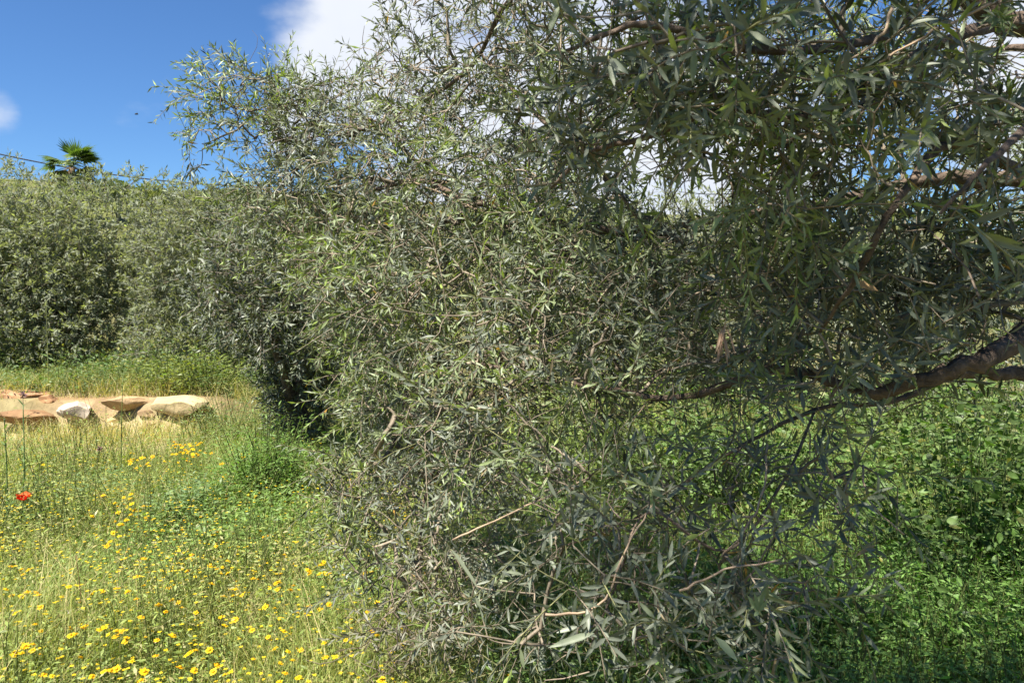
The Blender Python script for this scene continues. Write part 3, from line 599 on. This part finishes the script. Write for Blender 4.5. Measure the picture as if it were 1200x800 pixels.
# ------------------------------------------------------------------ meadow
def blades(mb, x, y, h, wd, tint, lean=.35):
    n = len(x); z = gz(x, y) - .01; az = rng.random(n) * 6.283; l = rng.random(n) * lean * h
    dx, dy = np.cos(az), np.sin(az); fa = az + math.pi / 2 + rng.normal(0, .5, n); wx, wy = np.cos(fa) * wd / 2, np.sin(fa) * wd / 2
    b = np.stack([x, y, z], 1); W_ = np.stack([wx, wy, 0 * wx], 1); d_ = np.stack([dx * l, dy * l, 0 * l], 1)
    m_ = b + d_ * .3 + np.stack([0 * h, 0 * h, h * .55], 1); t_ = b + d_ + np.stack([0 * h, 0 * h, h], 1)
    V_ = np.stack([b - W_, b + W_, m_ - W_ * .8, m_ + W_ * .8, t_], 1).reshape(-1, 3)
    T_ = (np.array([[0, 1, 3], [0, 3, 2], [2, 3, 4]])[None] + (np.arange(n) * 5)[:, None, None]).reshape(-1, 3)
    mb.add(V_, T_, np.repeat(tint, 5, 0))
def scatter(n, d0, d1, px0, px1):
    d = rng.uniform(d0, d1, n); px = rng.uniform(px0, px1, n); return (px - 600) / F * d, d
def bareness(x, y): return sst(6.5, 7.2, y) * (1 - sst(8.7, 9.3, y)) * sst(-2.5, -3.3, x)
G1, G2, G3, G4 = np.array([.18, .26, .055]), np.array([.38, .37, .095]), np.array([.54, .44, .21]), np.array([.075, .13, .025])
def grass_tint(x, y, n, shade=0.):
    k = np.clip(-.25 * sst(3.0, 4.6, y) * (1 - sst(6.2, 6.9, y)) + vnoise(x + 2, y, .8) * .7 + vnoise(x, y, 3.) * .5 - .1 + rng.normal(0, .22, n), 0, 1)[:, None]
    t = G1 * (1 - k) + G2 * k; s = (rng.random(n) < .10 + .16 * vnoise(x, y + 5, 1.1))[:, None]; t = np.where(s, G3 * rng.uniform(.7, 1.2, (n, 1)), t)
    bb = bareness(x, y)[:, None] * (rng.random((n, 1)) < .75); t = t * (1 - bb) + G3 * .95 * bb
    if shade: t = t * (1 - shade) + G4 * shade  # tree shade put into the grass colour as a darker green
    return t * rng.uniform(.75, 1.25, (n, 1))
mb = MB()
x, y = scatter(48000, 1.7, 9.0, -120, 620); k = rng.random(len(x)) > np.maximum(bareness(x, y) * .45, (np.abs(y - 8.22) < .18) * bareness(x, y) * .8); x, y = x[k], y[k]
h = rng.uniform(.08, .36, len(x)) * (.4 + 1.1 * vnoise(x, y, 1.6)) * (1 - .68 * bareness(x, y)); blades(mb, x, y, h, rng.uniform(.0018, .004, len(x)), grass_tint(x, y, len(x)), 1.5)
x, y = scatter(8000, 7.3, 8.9, -60, 300); k = ((np.abs(y - 8.22) > .2) | (vnoise(x + 5, y, 4.) > .66)) & (rng.random(len(x)) < np.clip(vnoise(x, y, 1.5) * 1.5 - .2, 0, 1)); x, y = x[k], y[k]; blades(mb, x, y, rng.uniform(.06, .3, len(x)), rng.uniform(.003, .006, len(x)), np.where(rng.random((len(x), 1)) < .6, G3 * .95, G2) * rng.uniform(.7, 1.2, (len(x), 1)), 1.6)
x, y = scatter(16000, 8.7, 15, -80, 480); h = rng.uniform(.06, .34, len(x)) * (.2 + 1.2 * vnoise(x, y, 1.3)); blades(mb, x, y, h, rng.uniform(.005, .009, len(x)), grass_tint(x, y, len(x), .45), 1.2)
tag(link('meadow_grass', mb.mesh('meadow_grass', M_grass)), None, None, kind='stuff')
mb = MB()
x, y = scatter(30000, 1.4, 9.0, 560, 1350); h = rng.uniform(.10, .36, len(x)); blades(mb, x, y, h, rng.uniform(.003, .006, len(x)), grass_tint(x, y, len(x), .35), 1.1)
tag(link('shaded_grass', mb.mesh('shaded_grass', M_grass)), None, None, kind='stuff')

# small leafy weeds: a stem with pinnate leaflets
def weeds(mb, x, y, h, col, K=22, ls=.022, lw=.35, spread=.35, tm=DIAM, jitter=.25, mbs=None):
    n = len(x); b = np.stack([x, y, gz(x, y) - .01], 1); D = nrm(rdir(n) * spread + np.array([0, 0, 1.])); ts = (np.arange(K) + .5) / K
    P = b[:, None] + D[:, None] * (h[:, None] * ts)[..., None]; az = rng.random((n, K)) * 6.283
    side = np.stack([np.cos(az), np.sin(az), np.full((n, K), .25)], -1); env = (.35 + .65 * np.sin(math.pi * np.clip(ts * .85 + .1, 0, 1)))[None] * (.7 + .6 * rng.random((n, K)))
    A = nrm(side + rng.normal(0, .25, (n, K, 3))); off = A * (env * h[:, None] * jitter)[..., None] * rng.random((n, K, 1))
    Nn = ortho(np.array([0, 0, 1.]) + rng.normal(0, .4, (n, K, 3)), A); L = (ls * env * rng.uniform(.7, 1.4, (n, K))).ravel()
    tn = np.repeat(np.broadcast_to(np.asarray(col, float), (n, 3)) * rng.uniform(.75, 1.25, (n, 1)), K, 0) * rng.uniform(.8, 1.2, (n * K, 1))
    leaves(mb, (P + off).reshape(-1, 3), A.reshape(-1, 3), Nn.reshape(-1, 3), L, L * lw, np.full(n * K, .12), tn, tm)
    tubes(mb, np.stack([b, b + D * (h * .5)[:, None], b + D * h[:, None]], 1), np.stack([h * .008, h * .006, h * .003], 1), np.array([.13, .16, .05]), 3)
mb = MB()
x, y = scatter(9200, 1.8, 8.2, -100, 560); k = rng.random(len(x)) > bareness(x, y) * .93; x, y = x[k], y[k]
kk = np.clip(vnoise(x, y, 1.0) * 1.1 - .28 * sst(3.0, 4.6, y) + .1, 0, 1)[:, None]; weeds(mb, x, y, rng.uniform(.10, .40, len(x)) * (.55 + .8 * vnoise(x + 4, y, 1.9)), np.where(rng.random((len(x), 1)) < .25, np.array([[.40, .32, .15]]), np.array([.17, .29, .06]) * (1 - kk) + np.array([.40, .39, .10]) * kk), 15, .032, .28, jitter=.5)
x, y = scatter(1800, 8.5, 12.5, -80, 460); weeds(mb, x, y, rng.uniform(.08, .6, len(x)) * (.1 + 1.7 * vnoise(x, y, 1.4) ** 1.5), np.where(rng.random((len(x), 1)) < .3, np.array([[.24, .22, .07]]), np.array([[.10, .16, .05]])), 22, .055, .35, jitter=.4)
tag(link('meadow_weeds', mb.mesh('meadow_weeds', M_green)), None, None, kind='stuff')
mb = MB(); x, y = scatter(3000, 1.5, 7.0, 560, 1300)
weeds(mb, x, y, rng.uniform(.12, .42, len(x)), np.array([.14, .25, .045]), 22, .035, .4, jitter=.4)
x, y = scatter(1700, 2.0, 3.6, 860, 1300); weeds(mb, x, y, rng.uniform(.22, .5, len(x)), np.array([.15, .30, .05]), 30, .037, .28, jitter=.45)
tag(link('shady_weeds', mb.mesh('shady_weeds', M_green)), None, None, kind='stuff')

def plant(name, label, cat, px, py, d, n, h, rad, col, group=None, **kw):
    c = at(px, py, d); a = rng.random(n) * 6.283; rr = rad * np.sqrt(rng.random(n)); b0 = np.array([c[0], c[1], float(gz(c[0], c[1]))])
    mb = MB(); weeds(mb, c[0] + np.cos(a) * rr, c[1] + np.sin(a) * rr, rng.uniform(.7, 1.1, n) * h * (1 - .4 * (rr / rad) ** 2), np.array(col), **kw)
    return thing(name, label, cat, b0, group, mb.mesh(name, M_green, b0))
plant('fennel_clump', 'bright green feathery clump in front of the dark hollow of the mid olive', 'weed', 312, 560, 5.4, 130, .72, .26, (.14, .25, .045), K=60, ls=.045, lw=.2, jitter=.5)
plant('weed_clump', 'green leafy clump below the feathery clump at the edge of the near olive', 'weed', 325, 610, 4.6, 110, .40, .46, (.15, .25, .05), K=40, ls=.042, lw=.3, jitter=.45)
plant('weed_clump', 'mid green leafy weeds left of the feathery clump', 'weed', 262, 590, 4.9, 80, .36, .42, (.16, .25, .07), K=36, ls=.04, lw=.3, jitter=.45)
plant('weed_clump', 'dense green weeds behind the poppy', 'weed', 95, 600, 5.3, 140, .34, .6, (.11, .20, .07), K=34, ls=.04, lw=.25, jitter=.4)
plant('weed_clump', 'yellow-green leafy weeds against the left skirt of the near olive', 'weed', 420, 700, 3.5, 110, .42, .32, (.17, .27, .05), K=36, ls=.032, lw=.3, jitter=.45)
plant('thistle_plant', 'grey-green thistle clump in the meadow below the yellow patch', 'weed', 225, 590, 5.1, 90, .36, .28, (.17, .26, .13), K=26, ls=.06, lw=.25, jitter=.3)
plant('spurge_bush', 'yellow-green bushy weeds right of the bank at the foot of the olives', 'weed', 225, 450, 9.0, 90, .6, .6, (.19, .22, .045), K=34, ls=.06, lw=.3, jitter=.3)
plant('spurge_bush', 'grey-green straggly weeds between the bank and the mid olive', 'weed', 272, 490, 7.3, 80, .6, .4, (.14, .17, .06), K=34, ls=.045, lw=.25, jitter=.35)
plant('nettle_clump', 'dark green weed clump under the left olive behind the bank', 'weed', 150, 440, 9.8, 60, .5, .8, (.07, .13, .05), K=30, ls=.06, lw=.3, jitter=.3)

def stalk(name, label, cat, px, py0, py1, d, col, headcol=None, r=.005, lean=0, leafy=0, head=.016, petals=None):
    top = at(px + lean, py1, d); bx, by = at(px, py0, d)[:2]; b0 = np.array([bx, by, float(gz(bx, by))])
    t = thing(name, label, cat, b0); mb = MB(); Q = catmull(np.array([b0 - [0, 0, .02], (b0 + top) / 2 + rng.normal(0, .01, 3), top]), 5)
    tube(mb, Q, np.linspace(r, r * .5, len(Q)), 5, np.array(col, float))
    if leafy:
        ii = rng.random(leafy); P = b0 + (top - b0) * ii[:, None]; A = nrm(rdir(leafy) * [1, 1, .4] + [0, 0, .35]); L = rng.uniform(.03, .07, leafy)
        leaves(mb, P, A, ortho(np.tile([0, 0, 1.], (leafy, 1)), A), L, L * .25, np.full(leafy, .2), np.tile(np.array(col) * 1.1, (leafy, 1)), LEAF)
    link('stem', mb.mesh('stem', M_green, b0), t)
    if headcol is not None:
        mb = MB(); n = 26; A = nrm(rdir(n) + [0, 0, .5]); leaves(mb, np.tile(top, (n, 1)), A, ortho(rdir(n), A), np.full(n, head), np.full(n, head * .3), np.zeros(n), np.tile(np.array(headcol, float), (n, 1)) * rng.uniform(.7, 1.3, (n, 1)), LEAF)
        link('flower_head', mb.mesh('flower_head', M_petal, b0), t)
    return t, b0, top
stalk('weed_stalk', 'tall green stalk rising behind the red poppy', 'weed', 27, 640, 474, 5.2, (.13, .20, .07), None, .006, 0, 26)
stalk('weed_stalk', 'tall leafy green stalk at the left edge beside the poppy', 'weed', 9, 640, 490, 5.0, (.12, .18, .06), None, .006, -4, 22)
stalk('weed_stalk', 'slender pale green stalk in front of the tan stone', 'weed', 142, 570, 440, 6.0, (.16, .21, .06), None, .005, 2, 8)
stalk('weed_stalk', 'thin pale stalk in front of the left olive tree', 'weed', 57, 460, 352, 9.0, (.20, .22, .09), None, .006, -3, 6)
stalk('thistle', 'dry purplish thistle head above the grass in front of the bank', 'thistle', 117, 580, 526, 6.0, (.16, .17, .07), (.20, .12, .13), .004, 0, 5, .03)
stalk('thistle', 'purple-grey seed head on top of the orange bank', 'thistle', 27, 500, 463, 8.0, (.15, .14, .08), (.22, .14, .15), .005, 0, 4, .05)
stalk('scabious', 'pale pinkish flower head on a brown stalk low in the meadow', 'wildflower', 83, 790, 716, 3.2, (.22, .15, .07), (.62, .50, .52), .003, -2, 3, .012)
stalk('dry_stalk', 'bare reddish brown stalk standing in the yellow flowers', 'weed', 88, 740, 650, 3.4, (.26, .15, .08), None, .003, 1, 0)
stalk('daisy', 'small white flower under the near olive crown', 'wildflower', 698, 690, 631, 3.6, (.12, .17, .05), (.75, .75, .6), .003, 0, 4, .016)

# poppy
t, b0, top = stalk('poppy', 'bright red poppy at the left edge of the meadow', 'poppy', 28, 650, 586, 4.8, (.12, .17, .05), None, .003, 0, 3)
for k in range(4):
    mb = MB(); a = k * math.pi / 2 + .3; A = nrm(np.array([[math.cos(a), math.sin(a), .55]])); Nn = ortho(np.array([[-math.cos(a) * .6, -math.sin(a) * .6, 1]]), A)
    leaves(mb, top[None], A, Nn, np.array([.062]), np.array([.075]), np.array([-.35]), np.array([[.72, .025, .012]]), OVAL)
    link('petal', mb.mesh('petal', M_petal, b0), t)
mb = MB(); tube(mb, np.array([top, top + [0, 0, .008], top + [0, 0, .014]]), [.004, .008, .005], 7, np.array([.02, .02, .02])); link('seed_pod', mb.mesh('seed_pod', M_dark, b0), t)

# yellow flowers
def flower_meshes(q, full):
    r_ = rng; pet = MB(); n = 13 if full else 9
    a = np.arange(n) * 2 * math.pi / n + r_.normal(0, .08, n); A = nrm(np.stack([np.cos(a), np.sin(a), r_.uniform(-.1, .3, n)], 1)); Nn = ortho(np.tile([0, 0, 1.], (n, 1)), A)
    col = np.array([[.88, .57, .012], [.88, .65, .02], [.85, .46, .01]][q % 3])
    leaves(pet, A * .003, A, Nn, r_.uniform(.009, .015, n), np.full(n, .0085), r_.uniform(0, .25, n), col * r_.uniform(.85, 1.1, (n, 1)), LEAF if full else DIAM)
    disc = MB(); tube(disc, np.array([[0, 0, -.003], [0, 0, .003], [0, 0, .0055]]), [.004, .0065, .003], 8, np.array([.80, .47, .01]))
    return pet, disc
HH = .30
stem_me = []
for q in range(6):
    mb = MB(); lx, ly = rng.normal(0, .02, 2); tube(mb, catmull(np.array([[lx, ly, -HH], [lx * .4, ly * .4, -HH * .5], [0, 0, 0]]), 3), np.linspace(.0016, .001, 7), 4, np.array([.13, .17, .05]))
    n = 7; A = nrm(rdir(n) * [1, 1, .3] + [0, 0, .5]); leaves(mb, np.stack([np.full(n, lx * .4), np.full(n, ly * .4), -rng.uniform(.05, .25, n)], 1), A, ortho(np.tile([0, 0, 1.], (n, 1)), A), np.full(n, .03), np.full(n, .006), np.full(n, .2), np.tile([.13, .18, .05], (n, 1)), DIAM)
    stem_me.append(mb.mesh('stem', M_green))
kinds = []
for q in range(6):
    p_, d_ = flower_meshes(q, True); kinds.append((p_.mesh('petals', M_petal), d_.mesh('disc', M_petal)))
small = []
for q in range(6):
    p_, d_ = flower_meshes(q, False); p_.V += d_.V; p_.T += [t_ + p_.n for t_ in d_.T]; p_.K += d_.K; small.append(p_.mesh('yellow_flower', M_petal))
raw = """455,22 490,20 530,15 620,35 650,20 690,10 665,40 400,175 430,180 400,240 440,235 455,215 320,220 415,290 380,310 410,345 440,345 500,368 635,268 720,240 755,275 750,325
620,340 665,355 845,342 905,272 930,290 1030,310 1020,385 650,410 790,375 475,430 405,470 440,480 500,462 585,470 735,455 850,485 895,440 975,420 970,450 1020,462 1110,420 20,475 100,405 75,405
135,495 140,535 215,500 55,555 120,595 240,465 320,490 575,552 680,555 680,580 490,570 770,570 780,600 815,580 920,535 955,540 1035,555 975,575 985,620 930,640 345,615 505,640 545,650 600,635 435,655
540,705 500,760 455,725 385,755 405,750 360,760 320,775 280,710 180,775 140,700 75,695 45,705 150,770 490,790 575,685 625,745 675,755 740,760 755,735 800,760 780,770 880,715 955,680 1000,690 1045,685
975,730 1015,720 990,765 1035,780 970,795 1125,660 1130,710 1165,710 875,615 620,520 1220,610 1295,618 1325,790 1310,520 1200,650 1770,775 1940,355 840,15 860,5 775,85 770,40"""
fl = [(float(a.split(',')[0]) / 2.963, 530 + float(a.split(',')[1]) / 2.963) for a in raw.split()]
fl += [(818, 628), (815, 645), (1055, 635), (1122, 638), (1120, 604), (283, 532), (285, 536)]
for (cx, cy, sx, sy, n) in [(222, 528, 15, 8, 44), (165, 540, 11, 4, 14), (145, 592, 14, 6, 9), (140, 610, 12, 10, 7), *[(rng.uniform(0, 400), rng.uniform(600, 795), 15, 4, 4) for _ in range(15)], (430, 720, 25, 60, 8), (230, 620, 130, 40, 14)]:
    fl += [(cx + rng.normal(0, sx), cy + rng.normal(0, sy)) for _ in range(n)]
seen = 0
for q, (px, py) in enumerate(fl[:298]):
    h = rng.uniform(.24, .36); r_ = ray(px, py); d = 3.
    for _ in range(8):
        P = EYE + r_ * d; tgt = float(gz(P[0], P[1])) + h; d *= (EYE[2] - tgt) / max(EYE[2] - P[2], .05)
    if not 1.5 < d < 9: continue
    P = EYE + r_ * d; s = rng.uniform(.55, 1.15); right = px > 500
    if py < 548 and px < 300: lab, gr = 'yellow daisy-like flower in the thick patch below the stone bank', 'yellow flowers in the patch below the bank'
    elif right: lab, gr = 'yellow flower in the shade under the near olive tree', 'yellow flowers under the near olive'
    elif d > 4.2: lab, gr = 'yellow daisy-like flower in the middle of the sunny meadow', 'yellow flowers in the middle of the meadow'
    else:
        hue = 'deep orange-yellow' if q % 3 == 2 else ('golden' if q % 3 == 0 else 'lemon yellow')
        where = 'in the bottom left corner of the meadow' if px < 150 and py > 680 else 'at the left edge of the near meadow' if px < 150 else 'close to the skirt of the near olive' if px > 300 else 'low in the middle of the near meadow' if py > 700 else 'in the near meadow below the grey-green thistle clump'
        lab, gr = hue + ' daisy-like flower ' + where, 'yellow flowers ' + where
    rot = (rng.normal(0, .3) + .05, rng.normal(0, .3), rng.random() * 6.28)
    t = thing('yellow_flower', lab, 'flower', (P[0], P[1], P[2] - h), gr)
    st = link('stem', stem_me[q % 6], t, (0, 0, h)); st.scale = (1, 1, h / HH)
    if d < 4.6:
        a_ = link('petals', kinds[q % 6][0], t, (0, 0, h)); b_ = link('disc', kinds[q % 6][1], t, (0, 0, h))
        for o in (a_, b_): o.rotation_euler = rot; o.scale = (s, s, s)
    else:
        a_ = link('flower_head', small[q % 6], t, (0, 0, h)); a_.rotation_euler = rot; a_.scale = (s * 1.15,) * 3

mb = MB(); x, y = scatter(5200, 2.1, 6.6, -60, 480); k = rng.random(len(x)) < (.2 + 3.0 * vnoise(x, y, 2.2) ** 4 * (.4 + vnoise(x + 3, y, .7)) + .3 * vnoise(x, y, 6.) ** 3) * (1.1 - .6 * sst(3.4, 6.4, y)); x, y = x[k], y[k]; n = len(x)
z = gz(x, y) + rng.uniform(.10, .30, n)
for q in range(7):
    a = q * .9 + rng.random(n); A = nrm(np.stack([np.cos(a), np.sin(a), .15 + 0 * a], 1))
    leaves(mb, np.stack([x, y, z], 1), A, ortho(rdir(n) * .2 + [0, 0, 1], A), rng.uniform(.006, .0115, n), np.full(n, .0075), np.full(n, .1), np.array([[.86, .62, .03]]) * rng.uniform(.7, 1.1, (n, 1)), DIAM)
tag(link('small_yellow_flowers', mb.mesh('small_yellow_flowers', M_petal)), 'tiny yellow flowers scattered through the sunny meadow', 'flowers', None, 'stuff')

# ------------------------------------------------------------------ broad-leaved bushes under the canopy at the right
def bush(label, bx, by, n, h, rad, col, nparts, ls=.05, name='bramble_bush'):
    b0 = np.array([bx, by, float(gz(bx, by))]); t = thing(name, label, 'bush', b0)
    ns = n // 26; a = rng.random(ns) * 6.283; rr = rad * np.sqrt(rng.random(ns)); e = b0 + np.stack([np.cos(a) * rr, np.sin(a) * rr * .8, h * (1 - .5 * (rr / rad) ** 2) * rng.uniform(.45, 1.1, ns)], 1)
    s0 = b0 + (e - b0) * np.array([.35, .35, 0]); mid_ = s0 * .4 + e * .6 + np.stack([0 * a, 0 * a, .12 * h + 0 * a], 1)
    tq = np.linspace(0, 1, 6)[None, :, None]; Q = (1 - tq) ** 2 * s0[:, None] + 2 * tq * (1 - tq) * mid_[:, None] + tq ** 2 * e[:, None]
    mb = MB(); tubes(mb, Q, np.linspace(.0036, .0012, 6)[None] * np.ones((ns, 1)), np.array([.09, .12, .04]), 3); o = link('stems', mb.mesh('stems', M_twig, b0), t); o['kind'] = 'stuff'
    K = 30; tk = rng.uniform(.1, 1., (ns, K))[..., None]; P = ((1 - tk) ** 2 * s0[:, None] + 2 * tk * (1 - tk) * mid_[:, None] + tk ** 2 * e[:, None]).reshape(-1, 3); m = len(P)
    A = nrm(rdir(m) * [1, 1, .5] + [0, -.1, .1]); P = P + A * rng.uniform(.01, .09, (m, 1)); Nn = ortho(rdir(m) * 1.1 + [0, -.2, .6], A); L = rng.uniform(.6, 1.35, m) * ls; W_ = L * np.where(rng.random(m) < .4, rng.uniform(.2, .35, m), rng.uniform(.45, .72, m))
    tn = np.array(col) * rng.uniform(.3, 1.45, (m, 1)); tn[rng.random(m) < .06] = [.2, .2, .04]
    cu = rng.uniform(0, .3, m); x_, y_, d_ = proj(P); zz = np.full((60, 90), 1e9); ii = (y_.clip(0, 799) // 13.4).astype(int); jj = (x_.clip(0, 1199) // 13.4).astype(int)
    np.minimum.at(zz, (ii, jj), d_); sc = (L / d_) * ((d_ <= zz[ii, jj] + .02) & (x_ > 0) & (x_ < 1200) & (y_ > 0) & (y_ < 800)) * np.abs((Nn * nrm(EYE - P)).sum(1))
    bg_ = np.argsort(-sc)[:nparts]; rs = np.ones(m, bool); rs[bg_] = False
    mb = MB(); leaves(mb, P[rs], A[rs], Nn[rs], L[rs], W_[rs], cu[rs], tn[rs], OVAL); o = link('foliage', mb.mesh('foliage', M_green, b0), t); o['kind'] = 'stuff'
    lm = []
    for q in range(5):
        mb = MB(); leaves(mb, np.zeros((1, 3)), np.array([[1., 0, 0]]), np.array([[0, 0, 1.]]), np.ones(1), np.ones(1), np.array([.05 * q]), (np.array(col) * rng.uniform(.7, 1.4))[None], OVAL); lm.append(mb.mesh('leaf', M_green))
    for q, k in enumerate(bg_): put_leaf(P[k], A[k], Nn[k], L[k], W_[k], lm[q % 5], t, b0)
bush('broad-leaved green bush at the right edge under the low olive limb', 2.3, 3.7, 5600, 1.08, .75, (.09, .165, .035), 220, .042)
bush('bright green bush behind the low olive limb, left of the right-edge bush', 1.5, 4.9, 6200, 1.2, .8, (.095, .17, .035), 160, .033)
bush('low dark green bush on the ground under the near olive crown', 1.15, 3.1, 3000, .5, .7, (.085, .16, .03), 160, .034)
bush('yellowish green bush seen through the gap below the near crown', .75, 5.6, 5200, 1.2, .9, (.17, .23, .045), 100, .036)
bush('green bush at the lower right corner among feathery weeds', 2.0, 2.75, 2600, .5, .5, (.09, .18, .03), 120, .03)
bush('tall yellow-green bush behind the right-edge bush, beyond the thick limb', 3.5, 5.8, 5200, 1.3, 1.1, (.115, .17, .04), 60, .042)
